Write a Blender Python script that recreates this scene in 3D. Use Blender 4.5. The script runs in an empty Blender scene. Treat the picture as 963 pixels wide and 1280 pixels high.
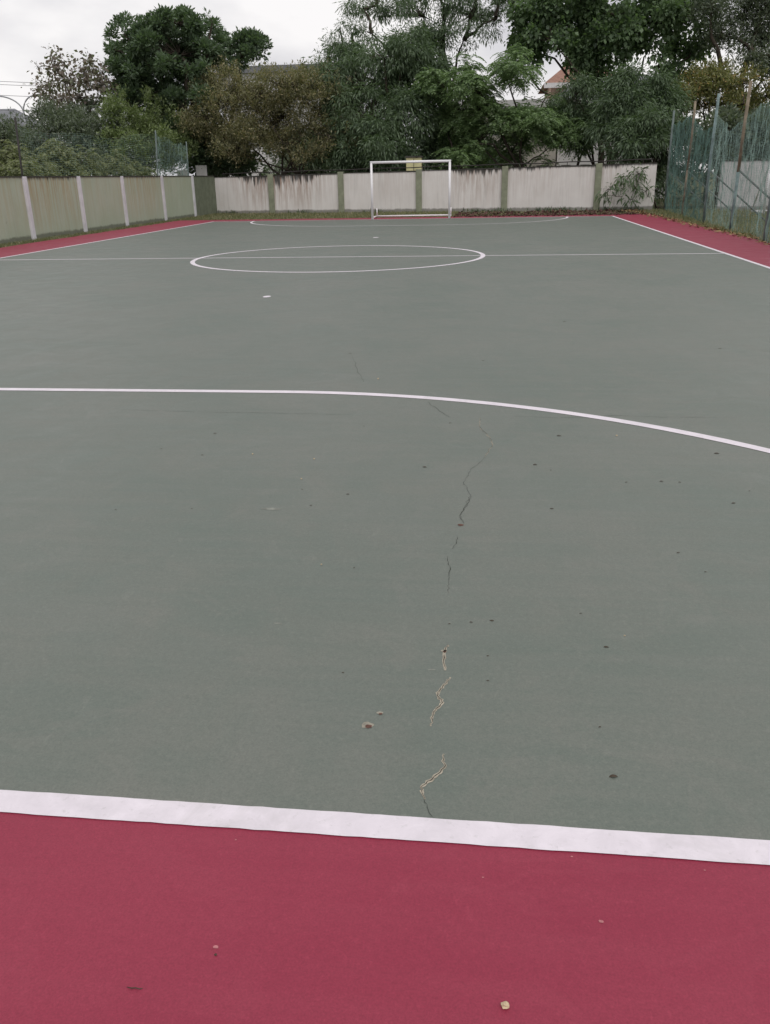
import bpy, math, random
import numpy as np
from mathutils import Matrix, Vector

S = bpy.context.scene
C = S.collection
rng = np.random.default_rng(7)
random.seed(7)

# ------------------------------------------------------------------ camera
F_PX, PITCH, ROLL, YAW = 1048.2, 0.38009, -0.01973, -0.12057
CAM = np.array([3.0534, -1.6299, 1.5389])
_cp, _sp, _cy, _sy = math.cos(PITCH), math.sin(PITCH), math.cos(YAW), math.sin(YAW)
FW = np.array([_sy*_cp, _cy*_cp, -_sp]); _R = np.array([_cy, -_sy, 0.0]); _U = np.cross(_R, FW)
RT = math.cos(ROLL)*_R + math.sin(ROLL)*_U
UP = -math.sin(ROLL)*_R + math.cos(ROLL)*_U
cam = bpy.data.cameras.new('camera'); cam_o = bpy.data.objects.new('camera', cam); C.objects.link(cam_o)
cam.sensor_fit = 'VERTICAL'; cam.sensor_height = 24.0; cam.lens = F_PX/1280*24.0
cam.clip_start = 0.05; cam.clip_end = 3000
cam_o.matrix_world = Matrix(((RT[0], UP[0], -FW[0], CAM[0]), (RT[1], UP[1], -FW[1], CAM[1]), (RT[2], UP[2], -FW[2], CAM[2]), (0, 0, 0, 1)))
S.camera = cam_o

def at(u, v, Y):          # survey helper: the point at depth Y seen in the photograph at (u, v)
    d = FW*F_PX + RT*(u-481.5) - UP*(v-640); t = (Y-CAM[1])/d[1]
    return CAM + t*d
def atg(u, v, z=0.0):
    d = FW*F_PX + RT*(u-481.5) - UP*(v-640); t = (z-CAM[2])/d[2]
    return CAM + t*d

# ------------------------------------------------------------------ sky and sun (bright overcast)
SUN_EL, SUN_AZ = math.radians(58), math.radians(150)     # azimuth from +Y towards +X
w = bpy.data.worlds.new('World'); S.world = w; w.use_nodes = True
nt = w.node_tree; nt.nodes.clear()
out = nt.nodes.new('ShaderNodeOutputWorld')
sky = nt.nodes.new('ShaderNodeTexSky'); sky.sky_type = 'NISHITA'; sky.sun_disc = False
sky.sun_elevation = SUN_EL; sky.sun_rotation = SUN_AZ; sky.air_density = 1.0; sky.dust_density = 3.0
bg1 = nt.nodes.new('ShaderNodeBackground'); bg1.inputs[1].default_value = 0.08
nt.links.new(sky.outputs[0], bg1.inputs[0])
tc = nt.nodes.new('ShaderNodeTexCoord'); mp = nt.nodes.new('ShaderNodeMapping')
mp.inputs['Scale'].default_value = (1.6, 1.6, 4.0); mp.inputs['Location'].default_value = (0.35, 0.2, 0.1)
nt.links.new(tc.outputs['Generated'], mp.inputs[0])
nz = nt.nodes.new('ShaderNodeTexNoise'); nz.inputs['Scale'].default_value = 1.7; nz.inputs['Detail'].default_value = 6; nz.inputs['Roughness'].default_value = 0.5
nt.links.new(mp.outputs[0], nz.inputs['Vector'])
cr = nt.nodes.new('ShaderNodeValToRGB')
cr.color_ramp.elements[0].position = 0.40; cr.color_ramp.elements[0].color = (0.66, 0.65, 0.69, 1)
cr.color_ramp.elements[1].position = 0.58; cr.color_ramp.elements[1].color = (1.03, 1.005, 1.0, 1)
nt.links.new(nz.outputs['Fac'], cr.inputs[0])
bg2 = nt.nodes.new('ShaderNodeBackground'); bg2.inputs[1].default_value = 1.0
nt.links.new(cr.outputs[0], bg2.inputs[0])
mx = nt.nodes.new('ShaderNodeMixShader'); mx.inputs[0].default_value = 0.93
nt.links.new(bg1.outputs[0], mx.inputs[1]); nt.links.new(bg2.outputs[0], mx.inputs[2]); nt.links.new(mx.outputs[0], out.inputs[0])
sl = bpy.data.lights.new('sun', 'SUN'); sl.energy = 1.3; sl.angle = math.radians(30); sl.color = (1.0, 0.96, 0.92)
so = bpy.data.objects.new('sun', sl); C.objects.link(so)
_sd = Vector((math.cos(SUN_EL)*math.sin(SUN_AZ), math.cos(SUN_EL)*math.cos(SUN_AZ), math.sin(SUN_EL)))
so.rotation_euler = _sd.to_track_quat('Z', 'Y').to_euler(); so.location = (0, 0, 30)
S.view_settings.view_transform = 'Standard'; S.view_settings.look = 'None'
S.view_settings.exposure = 0.0; S.view_settings.gamma = 1.0; S.view_settings.use_curve_mapping = False
S.cycles.max_bounces = 6; S.cycles.transparent_max_bounces = 16; S.cycles.use_denoising = True

# ------------------------------------------------------------------ helpers
def tag(o, label=None, cat=None, group=None, kind=None):
    for k, v in (('label', label), ('category', cat), ('group', group), ('kind', kind)):
        if v: o[k] = v
    return o
def link(name, me, m=None, parent=None, smooth=False):
    o = bpy.data.objects.new(name, me); C.objects.link(o)
    if m and not me.materials: me.materials.append(m)
    if parent: o.parent = parent
    if smooth: me.polygons.foreach_set('use_smooth', [True]*len(me.polygons))
    return o
def empty(name, loc=(0, 0, 0)):
    o = bpy.data.objects.new(name, None); C.objects.link(o); o.empty_display_size = 0.2
    o.location = loc
    return o
class MB:
    def __init__(s): s.v = []; s.f = []
    def box(s, x0, x1, y0, y1, z0, z1):
        b = len(s.v)
        s.v += [(x, y, z) for z in (z0, z1) for y in (y0, y1) for x in (x0, x1)]
        s.f += [tuple(b+i for i in q) for q in ((0, 2, 3, 1), (4, 5, 7, 6), (0, 1, 5, 4), (2, 6, 7, 3), (0, 4, 6, 2), (1, 3, 7, 5))]
    def prism(s, base, z0, z1):     # base: list of (x,y) CCW; z1 may be list
        n = len(base); b = len(s.v)
        zt = z1 if isinstance(z1, (list, tuple)) else [z1]*n
        s.v += [(x, y, z0) for x, y in base] + [(x, y, z) for (x, y), z in zip(base, zt)]
        s.f += [tuple(b+i for i in range(n))[::-1], tuple(b+n+i for i in range(n))]
        s.f += [(b+i, b+(i+1) % n, b+n+(i+1) % n, b+n+i) for i in range(n)]
    def tube(s, pts, radii, sides=6, cap=True):
        pts = [np.asarray(p, float) for p in pts]; n = len(pts)
        if not hasattr(radii, '__len__'): radii = [radii]*n
        b = len(s.v); ref = np.array([0.31, 0.17, 0.93])
        for i in range(n):
            t = pts[min(i+1, n-1)] - pts[max(i-1, 0)]; t = t/(np.linalg.norm(t)+1e-9)
            r = ref if abs(t@ref) < 0.95 else np.array([1.0, 0.1, 0])
            a = np.cross(t, r); a /= np.linalg.norm(a)+1e-9; c = np.cross(t, a)
            for k in range(sides):
                an = 2*math.pi*k/sides
                s.v.append(tuple(pts[i] + radii[i]*(math.cos(an)*a + math.sin(an)*c)))
        for i in range(n-1):
            for k in range(sides):
                k2 = (k+1) % sides
                s.f.append((b+i*sides+k, b+(i+1)*sides+k, b+(i+1)*sides+k2, b+i*sides+k2))
        if cap:
            s.f.append(tuple(b+k for k in range(sides))); s.f.append(tuple(b+(n-1)*sides+k for k in range(sides))[::-1])
    def ribbon(s, pts, wd, z):      # flat strip on the ground
        pts = [np.array([p[0], p[1]], float) for p in pts]; n = len(pts); b = len(s.v)
        if not hasattr(wd, '__len__'): wd = [wd]*n
        for i in range(n):
            t = pts[min(i+1, n-1)] - pts[max(i-1, 0)]; t /= np.linalg.norm(t)+1e-9; nn = np.array([-t[1], t[0]])
            a = pts[i]+nn*wd[i]/2; c = pts[i]-nn*wd[i]/2
            s.v += [(a[0], a[1], z), (c[0], c[1], z)]
        for i in range(n-1): s.f.append((b+2*i, b+2*i+1, b+2*i+3, b+2*i+2))
    def build(s, name, m=None, parent=None, smooth=False):
        me = bpy.data.meshes.new(name); me.from_pydata(s.v, [], s.f); me.update()
        return link(name, me, m, parent, smooth)
def bevel(o, wd=0.01, seg=2):
    b = o.modifiers.new('bevel', 'BEVEL'); b.width = wd; b.segments = seg; b.limit_method = 'ANGLE'
    return o
def quads(name, V, m, parent=None):     # V: (N,4,3) array of loose quads
    n = len(V); me = bpy.data.meshes.new(name)
    me.vertices.add(n*4); me.vertices.foreach_set('co', np.ascontiguousarray(V, dtype=np.float32).reshape(-1))
    me.loops.add(n*4); me.loops.foreach_set('vertex_index', np.arange(n*4, dtype=np.int32))
    me.polygons.add(n); me.polygons.foreach_set('loop_start', np.arange(0, n*4, 4, dtype=np.int32))
    me.polygons.foreach_set('loop_total', np.full(n, 4, dtype=np.int32))
    me.update(calc_edges=True)
    return link(name, me, m, parent)

# ------------------------------------------------------------------ materials
def nodes(name):
    m = bpy.data.materials.new(name); m.use_nodes = True; t = m.node_tree; t.nodes.clear()
    o = t.nodes.new('ShaderNodeOutputMaterial'); b = t.nodes.new('ShaderNodeBsdfPrincipled'); t.links.new(b.outputs[0], o.inputs[0])
    return m, t, b, o
class G:
    """small node-graph helper"""
    def __init__(s, t): s.t = t; s.c = t.nodes.new('ShaderNodeTexCoord').outputs['Object']
    def map(s, scale=(1, 1, 1), loc=(0, 0, 0), rot=(0, 0, 0)):
        n = s.t.nodes.new('ShaderNodeMapping'); n.inputs['Scale'].default_value = scale; n.inputs['Location'].default_value = loc
        n.inputs['Rotation'].default_value = rot
        s.t.links.new(s.c, n.inputs[0]); return n.outputs[0]
    def noise(s, scale, detail=4, rough=0.55, vec=None, dist=0.0):
        n = s.t.nodes.new('ShaderNodeTexNoise'); n.inputs['Scale'].default_value = scale; n.inputs['Detail'].default_value = detail
        n.inputs['Roughness'].default_value = rough; n.inputs['Distortion'].default_value = dist
        s.t.links.new(vec if vec is not None else s.c, n.inputs['Vector']); return n.outputs['Fac']
    def ramp(s, fac, *els):
        n = s.t.nodes.new('ShaderNodeValToRGB'); r = n.color_ramp
        while len(r.elements) < len(els): r.elements.new(0.5)
        for e, (p, c) in zip(r.elements, els):
            e.position = p; e.color = (c, c, c, 1) if not hasattr(c, '__len__') else (*c, 1)
        s.t.links.new(fac, n.inputs[0]); return n.outputs[0]
    def mix(s, fac, a, b, mode='MIX'):
        n = s.t.nodes.new('ShaderNodeMix'); n.data_type = 'RGBA'; n.blend_type = mode
        for val, i in ((fac, 0), (a, 6), (b, 7)):
            if hasattr(val, 'links') or isinstance(val, bpy.types.NodeSocket): s.t.links.new(val, n.inputs[i])
            elif i == 0: n.inputs[0].default_value = val
            else: n.inputs[i].default_value = (*val, 1)
        return n.outputs[2]
    def math(s, op, a, b=0.0):
        n = s.t.nodes.new('ShaderNodeMath'); n.operation = op
        for val, i in ((a, 0), (b, 1)):
            if isinstance(val, bpy.types.NodeSocket): s.t.links.new(val, n.inputs[i])
            else: n.inputs[i].default_value = val
        return n.outputs[0]
    def sep(s, vec=None):
        n = s.t.nodes.new('ShaderNodeSeparateXYZ'); s.t.links.new(vec if vec is not None else s.c, n.inputs[0]); return n.outputs
    def bump(s, h, b, strength=0.2, dist=0.01):
        n = s.t.nodes.new('ShaderNodeBump'); n.inputs['Strength'].default_value = strength; n.inputs['Distance'].default_value = dist
        s.t.links.new(h, n.inputs['Height']); s.t.links.new(n.outputs[0], b.inputs['Normal'])

def simple(name, col, rough=0.6, var=0.15, scale=6.0, spec=0.4, metal=0.0, bump=0.0):
    m, t, b, o = nodes(name); g = G(t)
    n = g.noise(scale, 5, 0.6)
    lo = tuple(c*(1-var) for c in col); hi = tuple(min(1, c*(1+var)) for c in col)
    t.links.new(g.ramp(n, (0.3, lo), (0.7, hi)), b.inputs['Base Color'])
    b.inputs['Roughness'].default_value = rough; b.inputs['Specular IOR Level'].default_value = spec; b.inputs['Metallic'].default_value = metal
    if bump: g.bump(g.noise(scale*6, 3), b, bump, 0.01)
    return m

def court_mat(name, base, alt, dust, rough, spec):
    m, t, b, o = nodes(name); g = G(t)
    big = g.noise(0.7, 6, 0.62, dist=0.6)
    c = g.mix(g.ramp(big, (0.35, 0.0), (0.68, 1.0)), base, alt)
    mid = g.noise(2.6, 6, 0.65, dist=0.8)
    c = g.mix(g.ramp(mid, (0.44, 0.0), (0.74, 0.40)), c, dust)
    run = g.noise(1.0, 5, 0.65, vec=g.map((7.0, 0.8, 1), rot=(0, 0, -0.04)))
    c = g.mix(g.ramp(run, (0.45, 0.0), (0.75, 0.32)), c, base)
    drag = g.noise(1.0, 5, 0.6, vec=g.map((1.1, 14, 1), rot=(0, 0, 0.05)))       # squeegee drag marks of the coating
    c = g.mix(g.ramp(drag, (0.42, 0.0), (0.72, 0.28)), c, dust)
    scuff = g.noise(7.0, 4, 0.7, vec=g.map((1, 0.55, 1)), dist=1.2)
    c = g.mix(g.ramp(scuff, (0.64, 0.0), (0.78, 0.35)), c, tuple(x*1.35 for x in dust))
    grit = g.noise(55, 4, 0.8)
    c = g.mix(g.ramp(grit, (0.36, 0.18), (0.50, 0.0), (0.52, 0.0), (0.66, 0.0)), c, tuple(x*0.6 for x in base))
    c = g.mix(g.ramp(grit, (0.56, 0.0), (0.70, 0.22)), c, tuple(x*1.5 for x in dust))
    patch = g.noise(1.7, 3, 0.5, dist=2.0)
    c = g.mix(g.ramp(patch, (0.585, 0.0), (0.60, 0.16), (0.64, 0.16), (0.66, 0.0)), c, dust)
    fine = g.noise(190, 3, 0.7)
    c = g.mix(g.ramp(fine, (0.32, 0.35), (0.62, 0.0)), c, tuple(x*0.45 for x in base))
    t.links.new(c, b.inputs['Base Color'])
    t.links.new(g.ramp(mid, (0.3, rough-0.06), (0.7, rough+0.08)), b.inputs['Roughness'])
    b.inputs['Specular IOR Level'].default_value = spec
    g.bump(g.math('ADD', g.math('MULTIPLY', g.noise(260, 2, 0.6), 0.5), g.noise(1.2, 3)), b, 0.22, 0.004)
    return m

M = {}
M['green'] = court_mat('court green acrylic', (0.114, 0.142, 0.118), (0.146, 0.160, 0.137), (0.184, 0.184, 0.160), 0.50, 0.58)
M['red'] = court_mat('court red acrylic', (0.258, 0.024, 0.054), (0.282, 0.031, 0.062), (0.312, 0.046, 0.078), 0.54, 0.36)
def line_mat():
    m, t, b, o = nodes('line paint'); g = G(t)
    n = g.noise(9, 6, 0.7, dist=0.5)
    c = g.mix(g.ramp(n, (0.35, 0.0), (0.75, 1.0)), (0.73, 0.68, 0.73), (0.60, 0.56, 0.60))
    s = g.noise(38, 4, 0.75)
    c = g.mix(g.ramp(s, (0.58, 0.0), (0.74, 0.5)), c, (0.42, 0.41, 0.40))
    w2 = g.noise(2.2, 6, 0.75, dist=1.0)
    c = g.mix(g.ramp(w2, (0.55, 0.0), (0.75, 0.5)), c, (0.47, 0.45, 0.45))
    t.links.new(c, b.inputs['Base Color']); b.inputs['Roughness'].default_value = 0.6
    g.bump(g.noise(230, 2), b, 0.15, 0.003)
    return m
M['line'] = line_mat()
def ground_mat():
    m, t, b, o = nodes('ground earth and grass'); g = G(t)
    n = g.noise(0.6, 6, 0.65); f = g.noise(14, 5, 0.7)
    c = g.mix(g.ramp(n, (0.4, 0.0), (0.62, 1.0)), (0.060, 0.075, 0.030), (0.13, 0.105, 0.065))
    c = g.mix(g.ramp(f, (0.4, 0.0), (0.7, 0.6)), c, (0.085, 0.10, 0.042))
    t.links.new(c, b.inputs['Base Color']); b.inputs['Roughness'].default_value = 0.95; b.inputs['Specular IOR Level'].default_value = 0.1
    g.bump(f, b, 0.6, 0.05)
    return m
M['ground'] = ground_mat()
def wall_mat(name, base, alt, rust, rust_lo, mould, axis, top, seed, zones=None):
    """painted block wall: mottled paint, rust runs, black mould along the top edge, grime at the foot"""
    m, t, b, o = nodes(name); g = G(t)
    x = {'x': 0, 'y': 1}[axis]
    sp = g.sep(); z = sp['Z']
    big = g.noise(0.9, 5, 0.6, vec=g.map((1, 1, 1), (seed, seed, 0)))
    c = g.mix(g.ramp(big, (0.35, 0.0), (0.7, 1.0)), base, alt)
    sc = [3, 3, 3]; sc[x] = 9.0; sc[2] = 0.55; sc[1-x] = 0.1
    st = g.noise(1.0, 6, 0.7, vec=g.map(tuple(sc), (seed*1.7, seed*2.3, seed)))
    ms = [0.1, 0.1, 0.12]; ms[x] = 0.42
    where = g.ramp(g.noise(1.0, 2, 0.5, vec=g.map(tuple(ms), (seed*3.1, seed*0.7, 0.0))), (0.46, 0.05), (0.60, 1.0))
    zone = None
    if zones:       # stretches of wall where the planting above has let water run down
        zone = g.ramp(g.math('DIVIDE', g.math('ADD', sp[axis.upper()], 11.0 if axis == 'x' else 31.0), 22.0 if axis == 'x' else 43.0), *zones); where = zone
    hgt = g.ramp(g.math('DIVIDE', z, top), (0.05, 0.15), (0.55, 0.6), (1.0, 1.0))
    run = g.math('MULTIPLY', g.math('MULTIPLY', g.ramp(st, (0.42, 0.0), (0.58, 1.0)), where), hgt)
    c = g.mix(g.math('MULTIPLY', run, rust), c, rust_lo)
    grey = g.noise(1.0, 5, 0.65, vec=g.map(tuple(q*0.8 for q in sc), (seed*5.1, seed*4.3, 3)))
    c = g.mix(g.ramp(grey, (0.52, 0.0), (0.8, 0.32)), c, (0.22, 0.215, 0.20))
    ms2 = list(ms); ms2[x] = 0.6
    deep = g.noise(1.0, 3, 0.6, vec=g.map(tuple(ms2), (seed*2.2+4, seed+9, 0)))
    sc3 = list(sc); sc3[x] = 11.0; sc3[2] = 0.2
    drip = g.noise(1.0, 4, 0.7, vec=g.map(tuple(sc3), (seed+2, seed+1, 0)))
    lim = g.math('ADD', g.math('MULTIPLY', g.ramp(deep, (0.50, 0.0), (0.64, 1.0)), 0.30), g.math('SUBTRACT', g.math('MULTIPLY', g.ramp(drip, (0.40, 0.0), (0.70, 1.0)), 0.20), 0.07))
    dz = g.math('SUBTRACT', top, z)
    lim = g.math('MULTIPLY', lim, mould)
    if zone is not None: lim = g.math('SUBTRACT', g.math('MULTIPLY', zone, g.math('ADD', 0.06, g.math('MULTIPLY', g.ramp(drip, (0.36, 0.0), (0.72, 1.0)), 0.85))), 0.03)
    if zone is not None and mould < 1: lim = g.math('MULTIPLY', lim, mould)
    soft = g.ramp(g.math('MULTIPLY', g.math('SUBTRACT', g.math('ADD', lim, 0.0), dz), 8.0), (0.0, 0.0), (1.0, 0.88))
    c = g.mix(soft, c, (0.028, 0.027, 0.024))
    ft = g.ramp(g.math('ADD', z, g.math('MULTIPLY', g.noise(3.5, 5, 0.7), -0.16)), (0.0, 0.7), (0.06, 0.0))
    c = g.mix(ft, c, (0.075, 0.075, 0.055))
    pk = g.ramp(g.noise(2.3, 6, 0.75, vec=g.map((1, 1, 1), (seed*7, 0, seed))), (0.70, 0.0), (0.73, 0.8))
    c = g.mix(pk, c, (0.13, 0.125, 0.11))
    t.links.new(c, b.inputs['Base Color']); b.inputs['Roughness'].default_value = 0.85; b.inputs['Specular IOR Level'].default_value = 0.2
    g.bump(g.noise(30, 4), b, 0.25, 0.01)
    return m
M['wallback'] = wall_mat('whitewashed wall', (0.71, 0.685, 0.665), (0.63, 0.60, 0.575), 0.95, (0.23, 0.12, 0.065), 1.5, 'x', 1.78, 1.3, [(0.032, 0.05), (0.082, 0.35), (0.118, 1.00), (0.173, 1.00), (0.245, 0.90), (0.282, 0.30), (0.341, 0.12), (0.427, 0.20), (0.555, 0.12), (0.586, 0.65), (0.655, 0.50), (0.691, 0.20), (0.727, 0.30), (0.818, 0.08), (0.877, 0.35), (0.932, 0.10)])
M['wallleft'] = wall_mat('pale olive wall', (0.362, 0.408, 0.312), (0.41, 0.448, 0.362), 0.78, (0.34, 0.245, 0.125), 0.25, 'y', 1.72, 4.4, [(0.419, 0.30), (0.493, 0.55), (0.553, 0.45), (0.572, 1.00), (0.628, 1.00), (0.656, 0.30), (0.716, 0.30), (0.740, 0.80), (0.802, 0.75), (0.837, 0.25), (0.907, 0.20)])
M['wallright'] = wall_mat('grey white wall', (0.52, 0.51, 0.52), (0.44, 0.435, 0.44), 0.2, (0.3, 0.27, 0.24), 0.3, 'x', 1.85, 8.2)
M['olive'] = simple('olive pilaster paint', (0.235, 0.25, 0.18), 0.8, 0.2, 4, 0.25)
M['olivedark'] = simple('dark olive wall paint', (0.155, 0.175, 0.125), 0.85, 0.2, 3, 0.2)  # darker olive tone for the end panel at the wall corner
M['pilwhite'] = simple('white pilaster paint', (0.58, 0.57, 0.60), 0.8, 0.14, 3.0, 0.25)
M['coping'] = simple('mouldy coping', (0.060, 0.058, 0.052), 0.9, 0.4, 6, 0.1)
M['goal'] = simple('white goal enamel', (0.78, 0.77, 0.79), 0.35, 0.05, 8, 0.5)
M['rail'] = simple('dark rusty pipe', (0.03, 0.026, 0.024), 0.7, 0.4, 10)
M['teal'] = simple('teal fence paint', (0.165, 0.228, 0.228), 0.7, 0.4, 3.5)
M['rustpole'] = simple('rusted fence pole', (0.20, 0.165, 0.12), 0.8, 0.45, 4)
M['greypole'] = simple('weathered grey green pole', (0.12, 0.15, 0.145), 0.7, 0.35, 4)
M['brace'] = simple('dull brace pipe', (0.12, 0.13, 0.13), 0.7, 0.35, 5)
M['net'] = simple('green netting cord', (0.11, 0.185, 0.16), 0.9, 0.35, 2.0, 0.1)
M['netold'] = simple('faded netting cord', (0.23, 0.33, 0.295), 0.9, 0.35, 2.0, 0.1)
M['crackdark'] = simple('crack void', (0.035, 0.035, 0.03), 0.95, 0.4, 30, 0.05)
M['cracklip'] = simple('chipped crack lip', (0.37, 0.335, 0.27), 0.95, 0.3, 40, 0.05)
M['hairline'] = simple('hairline crack', (0.085, 0.095, 0.085), 0.95, 0.4, 30, 0.05)
M['deadleaf'] = simple('dead leaf', (0.075, 0.060, 0.045), 0.85, 0.4, 60, 0.15)
M['dryleaf'] = simple('dry tan leaf', (0.24, 0.165, 0.085), 0.85, 0.5, 5, 0.15)
M['darklitter'] = simple('dark rotting litter', (0.095, 0.050, 0.045), 0.9, 0.5, 6, 0.1)
M['scuff'] = simple('faint grey scuff', (0.20, 0.21, 0.185), 0.9, 0.3, 30, 0.2)
M['redscuff'] = simple('faint pink scuff', (0.42, 0.17, 0.18), 0.9, 0.3, 60, 0.2)
M['pebble'] = simple('tan stone', (0.52, 0.42, 0.28), 0.9, 0.25, 90, 0.2)
M['chip'] = simple('exposed brown base', (0.13, 0.075, 0.06), 0.95, 0.35, 60, 0.1)
M['chiprim'] = simple('pale dusty rim', (0.27, 0.255, 0.21), 0.95, 0.2, 60, 0.1)
M['bark'] = simple('tree bark', (0.060, 0.050, 0.040), 0.95, 0.4, 5, 0.1, bump=0.5)
M['barkpale'] = simple('pale bark', (0.20, 0.18, 0.155), 0.95, 0.35, 4, 0.1, bump=0.5)
M['cream'] = simple('cream render', (0.46, 0.43, 0.38), 0.9, 0.12, 1.0, 0.2)
M['bwhite'] = simple('white render', (0.60, 0.59, 0.585), 0.9, 0.1, 1.0, 0.2)
M['yellowcream'] = simple('yellow cream paint', (0.56, 0.53, 0.30), 0.85, 0.15, 3, 0.2)
M['roofgrey'] = simple('grey roof sheet', (0.17, 0.175, 0.19), 0.6, 0.15, 2, 0.3)
M['rooftile'] = simple('terracotta roof', (0.26, 0.15, 0.115), 0.85, 0.3, 6, 0.2)
M['brick'] = simple('salmon wall', (0.50, 0.36, 0.28), 0.85, 0.15, 4, 0.2)
M['frame'] = simple('window frame', (0.30, 0.29, 0.28), 0.5, 0.1, 8)
M['lampgrey'] = simple('galvanised lamp steel', (0.30, 0.31, 0.33), 0.5, 0.15, 4, 0.5)
M['lens'] = simple('lamp lens', (0.6, 0.6, 0.58), 0.3, 0.05, 8)
M['cable'] = simple('cable sheath', (0.10, 0.10, 0.11), 0.7, 0.1, 2)
m_, t_, b_, o_ = nodes('window glass'); b_.inputs['Base Color'].default_value = (0.02, 0.024, 0.028, 1); b_.inputs['Roughness'].default_value = 0.08; M['glass'] = m_

def leaf_mat(name, dark, light, yellow=None, yfrac=0.1, trans=0.35, rough=0.5):
    m, t, b, o = nodes(name)
    geo = t.nodes.new('ShaderNodeNewGeometry'); g = G(t)
    c = g.ramp(geo.outputs['Random Per Island'], (0.0, dark), (0.85, light))
    patch = g.noise(0.55, 3, 0.6)
    c = g.mix(g.ramp(patch, (0.38, 0.0), (0.66, 0.65)), c, light)
    if yellow:
        c = g.mix(g.math('GREATER_THAN', geo.outputs['Random Per Island'], 1-yfrac), c, yellow)
    t.links.new(c, b.inputs['Base Color']); b.inputs['Roughness'].default_value = rough; b.inputs['Specular IOR Level'].default_value = 0.5
    tr = t.nodes.new('ShaderNodeBsdfTranslucent'); t.links.new(g.mix(1.0, c, (1.0, 1.15, 0.6), 'MULTIPLY'), tr.inputs[0])
    ms = t.nodes.new('ShaderNodeMixShader'); ms.inputs[0].default_value = trans
    t.links.new(b.outputs[0], ms.inputs[1]); t.links.new(tr.outputs[0], ms.inputs[2]); t.links.new(ms.outputs[0], o.inputs[0])
    return m
L = {}
L['dense'] = leaf_mat('dense dark leaf', (0.053, 0.081, 0.053), (0.144, 0.207, 0.121))
L['lime'] = leaf_mat('lime leaf', (0.085, 0.112, 0.050), (0.205, 0.262, 0.105))
L['olive'] = leaf_mat('olive brown leaf', (0.081, 0.089, 0.049), (0.254, 0.243, 0.130), (0.312, 0.260, 0.143), 0.16)
L['mango'] = leaf_mat('deep green lance leaf', (0.050, 0.080, 0.050), (0.142, 0.203, 0.112))
L['pinn'] = leaf_mat('feathery green leaflet', (0.063, 0.103, 0.053), (0.207, 0.305, 0.132))
L['broad'] = leaf_mat('broad bright leaf', (0.054, 0.088, 0.052), (0.172, 0.252, 0.130), trans=0.45)
L['rust'] = leaf_mat('reddish brown leaf', (0.080, 0.064, 0.056), (0.235, 0.190, 0.160), (0.183, 0.196, 0.129), 0.3)
L['shrub'] = leaf_mat('yellow green shrub leaf', (0.085, 0.102, 0.052), (0.235, 0.260, 0.125))
L['dull'] = leaf_mat('dull grey green leaf', (0.063, 0.086, 0.066), (0.170, 0.202, 0.144))
L['yellow'] = leaf_mat('yellowing leaf', (0.098, 0.115, 0.048), (0.270, 0.270, 0.112), (0.390, 0.260, 0.104), 0.08)
L['grass'] = leaf_mat('grass blade', (0.090, 0.108, 0.050), (0.225, 0.232, 0.120), (0.34, 0.29, 0.18), 0.2)

# ------------------------------------------------------------------ ground and court
COURT_L, HALF_W, RD, LW = 32.826, 7.789, 4.592, 0.08
mb = MB()
mb.v = [(-600, -200, -0.06), (600, -200, -0.06), (600, 900, -0.06), (-600, 900, -0.06)]; mb.f = [(0, 1, 2, 3)]
tag(mb.build('ground', M['ground']), kind='structure')
def sheet(name, pts, z, m, depth=0.0):
    b = MB()
    if depth: b.prism(pts, z-depth, z)
    else:
        b.v = [(x, y, z) for x, y in pts]; b.f = [tuple(range(len(pts)))]
    return tag(b.build(name, m), kind='structure')
# red run-off slab with a slightly ragged outer edge
edge = []
def ragged(a, b_, n, amp):
    for i in range(n):
        k = i/n; x = a[0]+(b_[0]-a[0])*k; y = a[1]+(b_[1]-a[1])*k
        edge.append((x+random.uniform(-amp, amp), y+random.uniform(-amp, amp)))
ragged((-9.55, -6), (9.45, -6), 6, 0.0); ragged((9.35, -6), (9.45, 34.1), 60, 0.06)
ragged((9.40, 34.2), (-9.5, 34.3), 36, 0.07); ragged((-9.75, 34.3), (-9.3, -6), 60, 0.05)
red = sheet('red_surround', edge, 0.0, M['red'], 0.08)
green = sheet('green_court', [(-HALF_W, 0.04), (HALF_W, 0.04), (HALF_W, COURT_L), (-HALF_W, COURT_L)], 0.0025, M['green'])
ZL = 0.0048
def line(name, pts, wd=LW, z=ZL):
    b = MB(); wds = [wd*random.uniform(0.97, 1.03) for _ in pts]; b.ribbon(pts, wds, z)
    return tag(b.build(name, M['line']), kind='structure')
def seg(a, b_, n=40): return [(a[0]+(b_[0]-a[0])*i/n, a[1]+(b_[1]-a[1])*i/n) for i in range(n+1)]
hw = HALF_W
line('near_goal_line', seg((-hw-0.04, 0.042), (hw+0.04, 0.042), 400), 0.083, 0.0031)
line('far_goal_line', seg((-hw-0.04, COURT_L-0.01), (hw+0.04, COURT_L-0.01)))
line('sideline', seg((-hw, 0.085), (-hw, COURT_L-0.055)))
line('sideline', seg((hw, 0.085), (hw, COURT_L-0.055)))
line('halfway_line', seg((-hw+0.045, COURT_L/2), (hw-0.045, COURT_L/2)), LW*0.85, ZL-0.0006)
line('centre_circle', [(3*math.cos(a), COURT_L/2+3*math.sin(a)) for a in np.linspace(0, 2*math.pi, 121)], LW*1.15)
def arc(y0, sgn):
    pts = [(1.5+RD*math.cos(a), y0+sgn*RD*math.sin(a)) for a in np.linspace(0.012, math.pi/2, 40)]
    pts += [(-1.5+RD*math.cos(a), y0+sgn*RD*math.sin(a)) for a in np.linspace(math.pi/2, math.pi-0.012, 40)]
    return pts
line('near_penalty_arc', arc(0.04, 1)); line('far_penalty_arc', arc(COURT_L-0.02, -1))
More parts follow.
